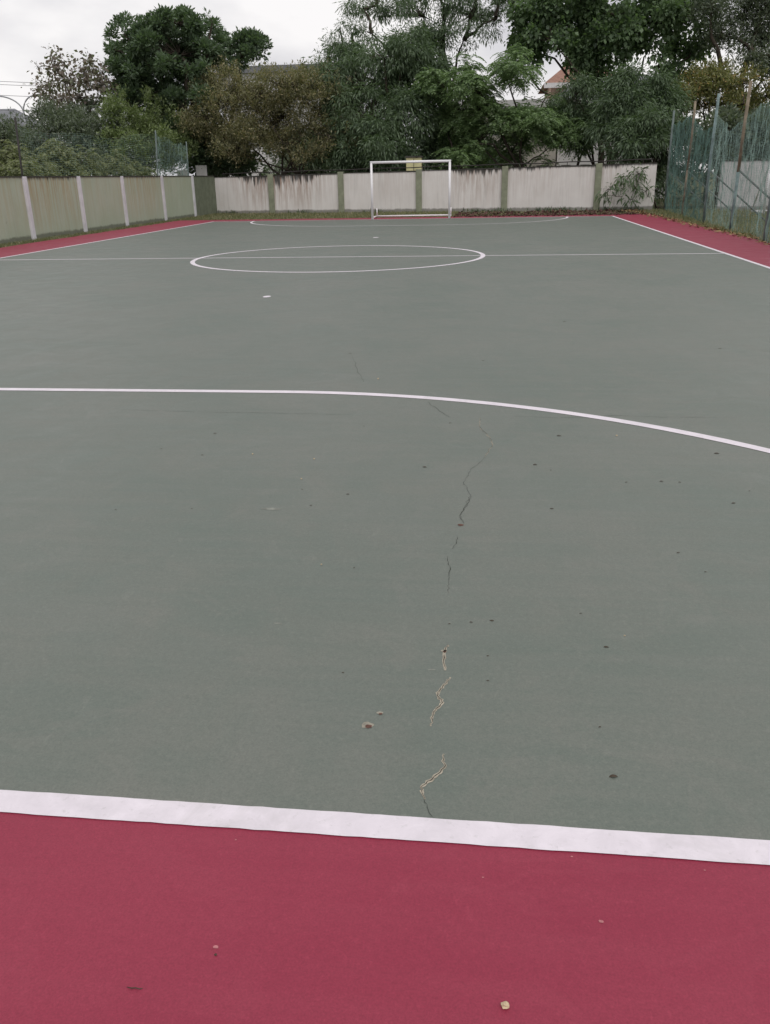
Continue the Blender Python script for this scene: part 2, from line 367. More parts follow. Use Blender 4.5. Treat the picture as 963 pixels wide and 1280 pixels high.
def spot(name, x, y, wx, wy):
    b = MB(); n = 14; b.v = [(x+wx*math.cos(2*math.pi*i/n), y+wy*math.sin(2*math.pi*i/n), ZL) for i in range(n)]; b.f = [tuple(range(n))]
    tag(b.build(name, M['line']), kind='structure')
spot('penalty_mark', 0.004, 10.2, 0.055, 0.09); spot('penalty_mark', 0.05, 22.3, 0.08, 0.11)

# cracks in the acrylic (surveyed along the court): chipped lips, dark void
def wiggle(px, amp, n=7):
    P = [atg(u, v)[:2] for u, v in px]; o = []
    for a, b_ in zip(P[:-1], P[1:]):
        for i in range(n):
            k = i/n; o.append(a+(b_-a)*k+rng.normal(0, amp, 2)*(i > 0))
    o.append(P[-1]); return o
def zA(pts): return [(380+x/2.832, 480+y/2.832) for x, y in pts]
def zB(pts): return [(380+x/2.293, 780+y/2.293) for x, y in pts]
def crack(px, lip, void, amp, mv='crackdark'):
    pts = wiggle(px, amp)
    n = len(pts); tap = [0.35+0.65*math.sin(math.pi*(i+0.5)/n)**0.5 for i in range(n)]
    if lip:
        b = MB(); b.ribbon(pts, [lip*k*random.uniform(0.55, 1.35) for k in tap], 0.0034); o = b.build('crack_lip', M['cracklip'], green)
    b = MB(); b.ribbon([p+rng.normal(0, void*0.3, 2) for p in pts], [void*k*random.uniform(0.4, 1.5) for k in tap], 0.0042); b.build('crack', M[mv], green)
crack(zA([(625, 122), (622, 150), (660, 190), (668, 215), (640, 262)]), 0.007, 0.003, 0.004, 'hairline')
crack(zA([(640, 262), (590, 310), (565, 350), (590, 395), (575, 430), (552, 468), (566, 497)]), 0, 0.002, 0.004, 'hairline')
crack(zA([(595, 400), (578, 428), (552, 468), (566, 495)]), 0, 0.0018, 0.003)
crack(zA([(545, 543), (540, 562), (526, 587)]), 0, 0.002, 0.003)
crack(zA([(508, 612), (517, 650), (513, 700), (513, 742)]), 0, 0.0018, 0.003)
crack(zB([(412, 62), (402, 85), (405, 135)]), 0.0105, 0.0022, 0.0025)
crack(zB([(420, 155), (400, 178), (383, 200), (398, 228), (372, 255), (364, 295)]), 0.0105, 0.0022, 0.0025)
crack(zB([(402, 375), (402, 415), (370, 445), (335, 472), (345, 505)]), 0.0105, 0.0020, 0.0022)
crack(zB([(345, 505), (368, 555)]), 0, 0.002, 0.002, 'hairline')
crack([(150, 513), (270, 516), (350, 517), (440, 519)], 0, 0.0025, 0.004, 'hairline')
crack([(640, 521), (700, 523), (770, 520), (830, 522), (930, 522)], 0, 0.0025, 0.004, 'hairline')
crack([(535, 503), (548, 513), (562, 522)], 0, 0.003, 0.004, 'hairline')
crack([(440, 445), (447, 462), (455, 478)], 0, 0.0025, 0.008, 'hairline')
def blob(name, u, v, r, z, m, parent, asp=0.8):
    p = atg(u, v); n = 11; b = MB()
    b.v = [(p[0]+r*random.uniform(0.75, 1.15)*math.cos(2*math.pi*i/n), p[1]+r*asp*random.uniform(0.75, 1.15)*math.sin(2*math.pi*i/n), z) for i in range(n)]
    b.f = [tuple(range(n))]; return b.build(name, M[m], parent)
for u, v, r in ((461, 909, 0.012), (476, 893.5, 0.006), (556, 816, 0.006), (576, 657, 0.016)):
    if v > 800: blob('paint_blister', u-1, v-1.5, r*1.7, 0.0034, 'chiprim', green)
    blob('paint_chip', u, v, r, 0.0042, 'chip', green)
for u, v, r in ((340, 637, 0.05), (348, 780, 0.018), (540, 838, 0.014)):
    blob('scuff_mark', u, v, r, 0.0034, 'scuff', green, 0.35)
for u, v, r in ((752, 1152, 0.006), (270, 1184, 0.007), (295, 1050, 0.003), (881, 1088, 0.003), (604, 1097, 0.003), (715, 1071, 0.003)):
    blob('scuff_mark', u, v, r, 0.001, 'redscuff', red, 0.7)

# ------------------------------------------------------------------ boundary walls
def wallY(x): return 41.9+(x+10.7)*(39.0-41.9)/21.1
def wallH(x): return 1.66+(x+10.57)*(1.88-1.66)/20.94
bw = tag(empty('boundary_wall', (0, 40, 0)), 'whitewashed back wall with olive pilasters and rusty black drip stains', 'wall')
def wquad(x0, x1, fy, by, z0, ztop0, ztop1, name, m, parent, ox=0, oy=0):
    b = MB(); b.prism([(x0-ox, wallY(x0)-fy-oy), (x1-ox, wallY(x1)-fy-oy), (x1-ox, wallY(x1)+by-oy), (x0-ox, wallY(x0)+by-oy)], z0, [ztop0, ztop1, ztop1, ztop0])
    return b.build(name, m, parent)
pil = [-7.465, -3.925, -0.14, 3.832, 7.935]
px = [-10.398] + pil + [10.37]
for i in range(6):
    a = px[i]+(0.11 if i else 0); c = px[i+1]-(0.11 if i < 5 else 0)
    wquad(a, c, 0, 0.15, -0.06, wallH(a), wallH(c), 'wall_panel', M['wallback'], bw, 0, 40)
    wquad(a, c, 0.02, 0.17, wallH(a)+0.001, wallH(a)+0.022, wallH(c)+0.022, 'coping', M['coping'], bw, 0, 40)
for x in pil:
    bevel(wquad(x-0.14, x+0.14, 0.09, 0.2, -0.06, wallH(x)+0.075, wallH(x)+0.075, 'pilaster', M['olive'], bw, 0, 40), 0.012)
# pipe rail over the wall
b = MB(); xs = np.linspace(-10.0, 10.2, 30)
b.tube([(x, wallY(x)+0.05-40, wallH(x)+0.16+0.012*math.sin(x*2.1)) for x in xs], 0.022, 6); b.build('rail', M['rail'], bw, True)
for x in np.linspace(-9.6, 9.8, 13):
    b = MB(); b.tube([(x, wallY(x)+0.05-40, wallH(x)+0.03), (x, wallY(x)+0.05-40, wallH(x)+0.16)], 0.014, 5); b.build('rail_post', M['rail'], bw)

lw = tag(empty('boundary_wall', (-10.4, 30, 0)), 'pale olive side wall with white pilasters and yellowish rust streaks', 'wall')
LX, LH = -10.4, 1.72
lp = [38.4, 34.5, 30.38, 26.83, 23.33, 19.85, 16.4, 12.95, 9.5, 6.05, 2.6]
ly = [41.85] + lp + [-1.0]
for i in range(len(ly)-1):
    y1, y0 = ly[i]-(0.07 if i else 0), ly[i+1]+(0.07 if i < len(ly)-2 else 0)
    b = MB(); b.box(-0.15, 0, y0-30, y1-30, -0.06, LH); b.build('wall_panel', M['olivedark'] if i == 0 else M['wallleft'], lw)
    b = MB(); b.box(-0.17, 0.02, y0-30, y1-30, LH+0.001, LH+0.035); b.build('coping', M['coping'], lw)
for y in lp:
    b = MB(); b.box(-0.2, 0.06, y-0.10-30, y+0.10-30, -0.06, LH+0.02); bevel(b.build('pilaster', M['pilwhite'], lw), 0.012)

rw = tag(empty('boundary_wall', (16, 37.5, 0)), 'plain grey white wall beyond the green netting', 'wall')
for i in range(4):
    x0 = 12.75+i*3.6; b = MB(); b.box(x0-16, x0+3.58-16, 0, 0.15, -0.06, 1.88); b.build('wall_panel', M['wallright'], rw)
    b = MB(); b.box(x0-16, x0+3.58-16, -0.02, 0.17, 1.881, 1.92); b.build('coping', M['coping'], rw)

# ------------------------------------------------------------------ goal
def goal(name, label, x, y, wdt, h, depth, rot, brace):
    g = tag(empty(name, (x, y, 0)), label, 'goal'); g.rotation_euler = (0, 0, rot)
    r = 0.045; hwd = wdt/2
    for s in (-1, 1):
        b = MB(); b.tube([(s*hwd, 0, 0.008), (s*hwd, 0, h-r)], r, 14); b.build('post', M['goal'], g, True)
        b = MB(); b.tube([(s*hwd, 0.05, 0.07), (s*hwd, depth, 0.06)], 0.028, 10); b.build('side_ground_bar', M['goal'], g, True)
        if brace:
            b = MB(); b.tube([(s*hwd, depth, 0.06), (s*hwd, 0.03, h-0.1)], 0.028, 10); b.build('diagonal_brace', M['goal'], g, True)
        else:
            b = MB(); b.tube([(s*hwd, depth-0.03, 0.09), (s*hwd, depth-0.03, 0.36)], 0.022, 10); b.build('rear_stub', M['goal'], g, True)
    b = MB(); b.tube([(-hwd-r, 0, h-r), (hwd+r, 0, h-r)], r, 14); b.build('crossbar', M['goal'], g, True)
    b = MB(); b.tube([(-hwd, depth+0.02, 0.06), (hwd, depth+0.02, 0.06)], 0.03, 10); b.build('rear_ground_bar', M['goal'], g, True)
    return g
goal('football_goal', 'white tubular goal without a net standing on the court', 0.114, COURT_L, 3.0, 2.10, 1.5, 0.0, False)
goal('football_goal', 'white goal frame with diagonal brace behind the green netting', 14.62, 32.2, 3.0, 2.0, 1.9, math.radians(-3), True)

# ------------------------------------------------------------------ net fences
def net(name, P, ns, ntv, wd, m, parent, origin):
    """P(s,t) -> point of the hanging sheet; cords are real crossed ribbons"""
    s = np.linspace(0, 1, ns+1); t = np.linspace(0, 1, ntv+1)
    Sg, Tg = np.meshgrid(s, t, indexing='ij'); X = P(Sg, Tg)          # (ns+1, ntv+1, 3)
    Q = []
    for A, B in ((X[:, :-1], X[:, 1:]), (X[:-1, :], X[1:, :])):
        a = A.reshape(-1, 3); c = B.reshape(-1, 3); d = c-a; d /= np.linalg.norm(d, axis=1, keepdims=True)+1e-9
        view = np.array([0.55, 0.8, 0.1])+rng.normal(0, 0.5, a.shape)
        n = np.cross(d, view); n /= np.linalg.norm(n, axis=1, keepdims=True)+1e-9; n *= wd/2
        Q.append(np.stack([a-n, a+n, c+n, c-n], 1))
    o = quads(name, np.concatenate(Q)-np.asarray(origin), m, parent); o['kind'] = 'stuff'; return o
fence = tag(empty('net_fence', (10.0, 28, 0)), 'tall fence of leaning poles with torn green netting beside the court', 'fence')
FO = np.array([10.0, 28, 0])
pole_px = [((831, 263.3), (843, 138), 37.07, 10.51, 'greypole'), ((853, 270), (869.5, 126), 32.17, 10.216, 'rustpole'), ((880, 278), (899, 117), 27.63, 9.944, 'teal'),
           ((913, 288), (939, 101), 23.5, 9.696, 'rustpole'), ((956, 301), (991, 75), 19.6, 9.462, 'teal')]
poles = []
for k, (bp, tp, Y, X, mt) in enumerate(pole_px):
    top = at(tp[0], tp[1], Y-0.05); base = np.array([X, Y, -0.08]); poles.append((base, top))
extra = [(15.7, 9.23), (11.8, 9.2), (7.9, 9.2)]
for Y, X in extra: poles.append((np.array([X, Y, -0.08]), np.array([X+0.1, Y, 4.5])))
for k, (base, top) in enumerate(poles):
    mt = pole_px[k][4] if k < 5 else 'teal'
    bend = np.array([random.uniform(-0.03, 0.03), random.uniform(-0.03, 0.03), 0])
    if mt == 'rustpole':          # lower half keeps its paint
        mid = base+(top-base)*0.42
        b = MB(); b.tube([base-FO, mid-FO], 0.042, 10); b.build('pole', M['teal'] if k == 3 else M['rustpole'], fence, True)
        b = MB(); b.tube([mid-FO, base+(top-base)*0.7-FO+bend, top-FO], 0.042, 10); b.build('pole', M['rustpole'], fence, True)
    else:
        b = MB(); b.tube([base-FO, base+(top-base)*0.5-FO+bend, top-FO], [0.048, 0.045, 0.042], 10); b.build('pole', M[mt], fence, True)
    f = 1.62/(top[2]+0.08); st = base+(top-base)*f
    b = MB(); b.tube([st-FO, np.array([st[0]+1.95, st[1]-0.1, -0.05])-FO], 0.028, 8); b.build('brace', M['brace'], fence, True)
def topz(k, frac):
    base, top = poles[k]; return base+(top-base)*frac
def bay(k, fa, fb, sag, ns, ntv, wd, m, seed):
    b0, b1 = poles[k][0], poles[k+1][0]; t0, t1 = topz(k, fa), topz(k+1, fb); r = np.random.default_rng(seed)
    ph = r.uniform(0, 6.28, 8); fr = np.array([1.3, 2.9, 7.1, 19.0, 37.0, 61.0, 97.0, 149.0])*r.uniform(0.8, 1.2, 8); am = r.uniform(0.4, 1.0, 8)*np.array([0.10, 0.06, 0.03, 0.018, 0.014, 0.012, 0.010, 0.008])
    def P(s, t):
        low = b0[None, None]+(b1-b0)[None, None]*s[..., None]; low = low.copy(); low[..., 2] = 0.0+0.05*np.sin(9*s+seed)
        hi = t0[None, None]+(t1-t0)[None, None]*s[..., None]; hi = hi.copy()
        hi[..., 2] -= sag*4*s*(1-s)*(0.75+0.5*np.sin(2.3*s+seed)**2)+0.03*np.abs(np.sin(7*s+seed))
        p = low+(hi-low)*t[..., None]
        env = np.minimum(1, 6*s*(1-s)+0.1)
        off = sum(a*np.sin(f*s*2*math.pi/2.2+q+1.3*np.sin(2.2*t+q)) for a, f, q in zip(am, fr, ph))*env+0.03*np.sin(31*t+5*s+seed)*np.sin(23*s+seed)
        p[..., 0] += off*0.8
        sh = sum(a*np.cos(1.7*f*s+q*2+0.8*t) for a, f, q in zip(am, fr, ph))*env*0.35
        p[..., 1] += sh
        p[..., 2] += 0.05*np.sin(14*s+3*t)*t
        return p
    net('net_panel', P, ns, ntv, wd, M[m], fence, FO)
bay(0, 0.88, 0.885, 0.05, 100, 75, 0.008, 'net', 1)
bay(1, 0.885, 0.80, 0.42, 95, 75, 0.0075, 'net', 2)
bay(2, 0.86, 0.78, 0.30, 95, 72, 0.0052, 'netold', 3)
bay(3, 0.80, 0.93, 0.10, 90, 80, 0.0048, 'netold', 4)
bay(4, 0.93, 0.93, 0.25, 80, 70, 0.006, 'netold', 5); bay(5, 0.93, 0.93, 0.25, 80, 70, 0.006, 'netold', 6)

lf = tag(empty('net_fence', (-11.4, 32, 0)), 'thin poles with faint green netting behind the olive wall', 'fence')
LO = np.array([-11.4, 32, 0])
lposts = [(25.0, (19, 147)), (36.5, (194.5, 163)), (40.8, (233, 177)), (19.4, None)]
lposts.sort(key=lambda q: q[0]); lpt = []
for Y, tp in lposts:
    X = -11.4; top = np.array([X-0.05, Y, 3.45])
    if tp is not None:
        tt = at(tp[0], tp[1], Y); top = np.array([tt[0], Y, tt[2]])
    lpt.append((np.array([X, Y, -0.06]), top))
    b = MB(); b.tube([lpt[-1][0]-LO, (lpt[-1][0]+lpt[-1][1])/2-LO, top-LO], 0.03, 8); b.build('pole', M['greypole'] if Y > 30 else M['rail'], lf, True)
sv = poles; poles = lpt; sf, FO2 = fence, FO
def lbay(k, fa, fb, sag, ns, ntv, wd, m, seed):
    global fence, FO
    fence, FO = lf, LO; bay(k, fa, fb, sag, ns, ntv, wd, m, seed); fence, FO = sf, FO2
lbay(1, 0.92, 0.97, 0.15, 110, 45, 0.0045, 'netold', 22); lbay(2, 0.99, 0.95, 0.1, 80, 55, 0.008, 'netold', 23)
poles = sv

# ------------------------------------------------------------------ foliage
def unit(a): return a/(np.linalg.norm(a, axis=-1, keepdims=True)+1e-9)
def leaf_quads(base, d, length, width, r, fold=0.25, tipdroop=0.0):
    """diamond leaves: base, left, tip, right with a little fold"""
    n = len(base); d = unit(d)
    up = unit(np.array([0, 0, 1.0])+r.normal(0, 0.7, (n, 3)))
    side = unit(np.cross(d, up)); nrm = np.cross(side, d)
    length = np.asarray(length)[:, None]; width = np.asarray(width)[:, None]
    mid = base+d*length*0.45-nrm*width*fold*0.5
    tip = base+d*length; tip = tip-np.array([0, 0, 1.0])*length*tipdroop
    return np.stack([base, mid+side*width/2+nrm*width*fold, tip, mid-side*width/2+nrm*width*fold], 1)

def sample_clusters(lobes, n, r, shell=0.5, clump=0.0):
    """lobes: (M,6) centre + radii. Returns cluster centres, outward dirs, lobe index.
    With clump > 0 the clusters gather on the outer, upper side of leafy boughs of that radius (m)."""
    area = (lobes[:, 3]*lobes[:, 5])**0.7; pr = area/area.sum(); k = n if not clump else max(len(lobes)*3, int(n/11))
    idx = r.choice(len(lobes), k, p=pr)
    d = unit(r.normal(0, 1, (k, 3))); rad = shell+(1.05-shell)*r.random(k)**0.6
    rad *= 1+0.22*np.sin(d[:, 0]*5+idx)*np.sin(d[:, 2]*6+idx*2)
    c = lobes[idx, :3]+d*lobes[idx, 3:]*rad[:, None]
    if clump:
        rc = clump*r.uniform(0.55, 1.25, k)*np.minimum(1.0, 0.35+lobes[idx, 3]*0.6)
        w_ = rc**2/np.sum(rc**2); m = r.choice(k, n, p=w_)
        hd = unit(r.normal(0, 1, (n, 3))+d[m]*0.75+[0, -0.25, 0.75])
        c = c[m]+hd*[1, 1, 0.62]*(rc[m]*r.uniform(0.7, 1.0, n))[:, None]; d = hd; idx = idx[m]
    keep = c[:, 2] > 0.35
    return c[keep], d[keep], idx[keep]

def make_leaves(style, cen, d, r, per, size, spread):
    n = len(cen)
    if style == 'pinnate':
        fr = per; cb = np.repeat(cen, fr, 0)+r.normal(0, spread*0.4, (n*fr, 3)); dd = np.repeat(d, fr, 0)
        ax = unit(dd*[0.7, 0.7, 0.15]+r.normal(0, 0.55, dd.shape)*[1, 1, 0.35]+[0, 0, 0.12]); Lf = size*r.uniform(0.7, 1.25, len(ax)); k = 8
        out = []
        for i in range(k):
            q = (i+0.8)/k; p = cb+ax*(Lf*q)[:, None]; p[:, 2] -= Lf*0.55*q*q
            a2 = unit(ax-np.array([0, 0, 1.0])*1.0*q); side = unit(np.cross(a2, [0, 0, 1.0]))
            ll = Lf*0.30*(1.05-0.5*abs(q-0.45))
            for s in (-1, 1):
                out.append(leaf_quads(p, a2*0.55+side*s-np.array([0, 0, 0.25]), ll, ll*0.34, r, 0.1))
        return np.concatenate(out)
    N = n*per; cb = np.repeat(cen, per, 0); dd = np.repeat(d, per, 0); off = r.normal(0, 1, (N, 3))
    sz = size*r.uniform(0.4, 1.25, N)
    if style == 'rosette':
        dr = unit(off*[1, 1, 0.8]+dd*0.55+[0, 0, 0.25]); b0 = cb+unit(off)*spread*r.random(N)[:, None]**0.5
        return leaf_quads(b0, dr, sz, sz*0.46, r, 0.15, 0.05)
    if style == 'lance':
        b0 = cb+off*spread*[1, 1, 0.9]; dr = unit(off*0.5+dd*0.35+r.normal(0, 0.3, (N, 3))-[0, 0, 0.75])
        return leaf_quads(b0, dr, sz, sz*0.24, r, 0.25, 0.1)
    if style == 'fine':
        axd = unit(np.repeat(unit(d+r.normal(0, 0.6, d.shape)+[0, 0, 0.15]), per, 0)); b0 = cb+off*spread*0.45+axd*(r.uniform(-0.8, 1.3, N)*spread*2.0)[:, None]; dr = unit(axd*0.8+r.normal(0, 0.7, (N, 3))+[0, 0, 0.1])
        return leaf_quads(b0, dr, sz, sz*0.30, r, 0.2)
    if style == 'broad':
        b0 = cb+off*spread; dr = unit(off*0.4+dd*0.4+r.normal(0, 0.4, (N, 3))-[0, 0, 0.45])
        return leaf_quads(b0, dr, sz, sz*0.78, r, 0.18, 0.1)

def limb_path(a, b_, r, sag=0.12, n=6):
    a = np.asarray(a, float); b_ = np.asarray(b_, float); ln = np.linalg.norm(b_-a); o = []
    bow = r.normal(0, 0.07*ln, 3)
    for i in range(n+1):
        k = i/n; p = a+(b_-a)*k+bow*math.sin(math.pi*k); p[2] += sag*ln*math.sin(math.pi*k)*0.5
        if 0 < i < n: p += r.normal(0, 0.02*ln, 3)
        o.append(p)
    return o

def tree(name, label, base, lobes_px, Y, style, leaf, ncl, per, size, spread, cat='tree', group=None, bark='bark', tr=0.16, shell=0.5, dyr=1.2, fork=0.45, seed=1, squash=0.9, stems=1, tw=0.5, clump=0.0):
    """lobes_px: (u, v, ru, rv[, dY]) surveyed in the photograph, each given its own depth"""
    r = np.random.default_rng(seed); lob = []
    for q in lobes_px:
        dY = q[4] if len(q) > 4 else r.uniform(-dyr, dyr)
        c = at(q[0], q[1], Y+dY); e = at(q[0]+q[2], q[1], Y+dY); f = at(q[0], q[1]-q[3], Y+dY)
        ru = np.linalg.norm(e-c); rv = abs(f[2]-c[2]); lob.append([*c, ru, ru*squash, rv])
    lob = np.array(lob)
    bx, by = base; o3 = np.array([bx, by, 0.0]); T = tag(empty(name, (bx, by, -0.06)), label, cat, group)
    mbk = MB(); cz = lob[:, 2]
    zf = max(0.35, (cz.min()-0.2*lob[:, 5].max())*0.5+fork*(cz.mean()-cz.min())*0.5)
    st = []
    for s in range(stems):
        bb = np.array([bx+(r.uniform(-0.35, 0.35) if stems > 1 else 0), by+(r.uniform(-0.3, 0.3) if stems > 1 else 0), -0.06])
        tp = np.array([bx+(lob[:, 0].mean()-bx)*0.35+(r.uniform(-0.6, 0.6) if stems > 1 else 0), by+(lob[:, 1].mean()-by)*0.3, max(zf, 0.8)])
        pth = limb_path(bb, tp, r, 0, 5); mbk.tube([p-o3 for p in pth], list(np.linspace(tr*1.25, tr*0.85, 6)), 8); st.append(tp)
    order = np.argsort(cz)
    ends = {}
    for i in order:
        c = lob[i, :3]
        cand = [(np.linalg.norm(c-p)*(1.0 if p[2] < c[2]+0.3 else 3), j) for j, p in ends.items()]
        cand = [q for q in cand if q[0] < 2.6]
        if cand and r.random() < 0.6:
            src = ends[min(cand)[1]]; r0 = tr*0.4
        else:
            src = st[r.integers(len(st))]; r0 = tr*0.62
        pth = limb_path(src, c, r); mbk.tube([p-o3 for p in pth], list(np.linspace(r0, tr*0.14, len(pth))), 6, False)
        ends[i] = c
    cen, d, idx = sample_clusters(lob, ncl, r, shell, clump)
    sel = r.random(len(cen)) < tw
    for c, i in zip(cen[sel], idx[sel]):
        a = lob[i, :3]+(c-lob[i, :3])*0.1; m2 = (a+c)/2+r.normal(0, 0.08, 3)
        mbk.tube([a-o3, m2-o3, c-o3], [tr*0.10+0.006, 0.010, 0.005], 3, False)
    V = make_leaves(style, cen, d, r, per, size, spread); V = V[V[:, :, 2].min(1) > 0.02]
    tz = np.array([0, 0, 0.06])
    t = mbk.build('trunk', M[bark], T, True); t.location = (0, 0, 0.06)
    cr_ = quads('crown', V-o3+tz, L[leaf], T)
    return T

# left, behind the olive wall
tree('sparse_tree', 'sparse reddish brown leaved tree rising over the shrubs by the street lamp', (-17.6, 45), [
    (70, 85, 9, 20), (88, 100, 20, 18), (60, 108, 12, 10), (105, 92, 16, 14), (122, 88, 14, 12), (75, 125, 22, 14), (100, 122, 22, 16), (52, 112, 8, 6), (125, 108, 14, 14), (88, 145, 30, 12), (62, 137, 20, 10), (48, 84, 5, 5), (66, 72, 4, 8), (70, 66, 3, 4), (78, 78, 6, 8), (112, 78, 8, 8), (130, 98, 10, 8)],
    45.5, 'broad', 'rust', 420, 6, 0.20, 0.20, bark='barkpale', tr=0.11, shell=0.25, seed=2, tw=0.9)
tree('dense_tree', 'tall dense dark green tree with stiff leaf tufts', (-11.6, 47.5), [
    (225, 70, 48, 40), (190, 62, 30, 28), (262, 68, 42, 28), (200, 34, 26, 18), (222, 30, 20, 20), (245, 36, 20, 14), (167, 34, 14, 10), (155, 42, 12, 9), (187, 16, 8, 8), (205, 20, 10, 9), (266, 28, 8, 12), (288, 60, 24, 18), (312, 58, 14, 12), (320, 56, 10, 7),
    (145, 64, 14, 8), (158, 72, 18, 12), (172, 92, 26, 18), (145, 88, 12, 10), (215, 110, 46, 30), (185, 120, 26, 22), (235, 140, 40, 30), (225, 170, 44, 28), (255, 180, 36, 28), (300, 72, 14, 12), (225, 20, 5, 8), (262, 190, 40, 20), (280, 204, 30, 14)],
    47, 'rosette', 'dense', 2600, 28, 0.23, 0.22, tr=0.30, shell=0.4, seed=3, clump=0.65, tw=0.25, dyr=1.8)
tree('leafy_tree', 'lime green bushy tree below the tall dense tree', (-14.0, 42.5), [
    (165, 135, 30, 16), (150, 150, 28, 16), (190, 150, 26, 18), (175, 175, 36, 22), (205, 185, 32, 22), (140, 178, 26, 22), (225, 200, 22, 16), (185, 205, 36, 16)],
    42.8, 'fine', 'lime', 1000, 30, 0.18, 0.16, tr=0.12, clump=0.6, tw=0.2, shell=0.4, seed=4)
tree('leafy_tree', 'dull grey green tree mass under the reddish sparse tree', (-18.5, 42), [
    (60, 160, 32, 18), (95, 158, 30, 18), (30, 172, 28, 18), (120, 170, 26, 20), (75, 185, 40, 22), (110, 195, 34, 20), (35, 200, 34, 20), (5, 180, 22, 20), (150, 200, 24, 18), (5, 205, 24, 16)],
    42.2, 'fine', 'dull', 1100, 30, 0.20, 0.18, tr=0.13, clump=0.7, tw=0.2, shell=0.4, seed=5)
def shrub(u, v, ru, rv, Y, seed, label, leaf='shrub', style='pinnate', ncl=55, per=5, size=0.42, spread=0.2, group='shrubs behind the olive wall'):
    c = at(u, v, Y); r = random.Random(seed)
    lobes = [(u, v, ru*0.8, rv*0.8, 0), (u-ru*0.5, v+rv*0.3, ru*0.55, rv*0.6, -0.3), (u+ru*0.5, v+rv*0.25, ru*0.55, rv*0.6, 0.3), (u+ru*0.1, v-rv*0.5, ru*0.4, rv*0.5, 0.1), (u, v+rv*0.9, ru*0.9, rv*0.6, 0)]
    tree('shrub', label, (c[0], Y), lobes, Y, style, leaf, ncl, per, size, spread, cat='shrub', group=group, tr=0.035, seed=seed, stems=3, shell=0.35)
SLS = ['airy pale green shrub behind the dark thin fence pole', 'upright feathery shrub beneath the sparse reddish tree', 'rounded yellow green shrub topping the olive wall below the palm', 'low yellow green shrub between the rounded shrub and the lime tree',
       'flat feathery shrub beside the dark thin fence pole', 'small feathery shrub at the foot of the lime tree', 'lowest spreading shrub in front of the upright feathery shrub', 'spreading shrub right against the olive wall in front of the dark fence pole']
for i, (u, v, ru, rv, Y) in enumerate([(8, 195, 24, 18, 28), (68, 190, 18, 16, 33), (100, 198, 26, 16, 35), (135, 204, 22, 14, 37), (40, 204, 22, 12, 29), (165, 212, 20, 10, 38.5), (80, 212, 26, 10, 33), (20, 212, 26, 10, 26)]):
    shrub(u, v, ru, rv, Y, 30+i, SLS[i])
# palm with stiff fronds
def palm(u, v, Y, label):
    c = at(u, v, Y); T = tag(empty('palm_tree', (c[0], Y, -0.06)), label, 'palm'); r = np.random.default_rng(9)
    b = MB(); b.tube([(0, 0, 0), (0.1, 0, c[2]*0.5), (0, 0, c[2]+0.06)], [0.16, 0.12, 0.10], 8); b.build('trunk', M['bark'], T, True)
    Q = []
    for k in range(15):
        an = k*2.4; el = r.uniform(-0.1, 1.3); ax = np.array([math.cos(an)*math.cos(el), math.sin(an)*math.cos(el), math.sin(el)]); ln = r.uniform(1.3, 1.9)
        side = unit(np.cross(ax, [0, 0, 1.0])); n = 26; q = np.linspace(0.1, 1, n)
        p = ax*(ln*q)[:, None]; p[:, 2] -= 0.45*ln*q*q; p[:, 2] += c[2]+0.06
        for s in (-1, 1):
            ll = 0.5*(1.05-0.7*q); Q.append(leaf_quads(p, ax*0.7+side*s-np.array([0, 0, 0.3]), ll, ll*0*0+0.045, r, 0.1))
    quads('crown', np.concatenate(Q), L['dull'], T)
palm(137, 122, 46.5, 'small palm with stiff fronds between the sparse tree and the dense tree')
palm(118, 140, 45, 'drooping dark palm beside the sparse reddish tree')

# olive brown tree behind the back wall
tree('olive_tree', 'wide olive brown fine leaved tree behind the rust stained wall', (-6.4, 44), [
    (290, 125, 36, 26), (330, 118, 40, 24), (375, 120, 36, 26), (265, 145, 28, 24), (310, 150, 44, 26), (355, 150, 42, 28), (400, 140, 28, 30), (280, 172, 36, 16), (330, 175, 42, 18), (380, 175, 38, 22), (415, 170, 24, 26), (300, 106, 24, 10), (350, 108, 28, 10), (258, 122, 18, 16), (400, 110, 22, 18), (270, 108, 18, 12), (300, 190, 30, 10), (395, 195, 28, 14), (246, 138, 10, 12), (250, 165, 14, 12), (280, 98, 14, 8), (372, 108, 20, 10), (425, 125, 14, 20), (428, 190, 14, 16)],
    44, 'fine', 'olive', 2300, 30, 0.155, 0.20, tr=0.10, shell=0.35, clump=0.7, tw=0.3, seed=6, stems=4, dyr=1.0)
tree('shaded_bush', 'dark bush under the dense tree at the wall corner', (-9.6, 46), [
    (265, 200, 26, 14), (300, 205, 26, 12), (285, 190, 26, 12), (250, 208, 16, 10)], 45.5, 'rosette', 'dense', 260, 22, 0.24, 0.3, cat='bush', tr=0.06, seed=61)
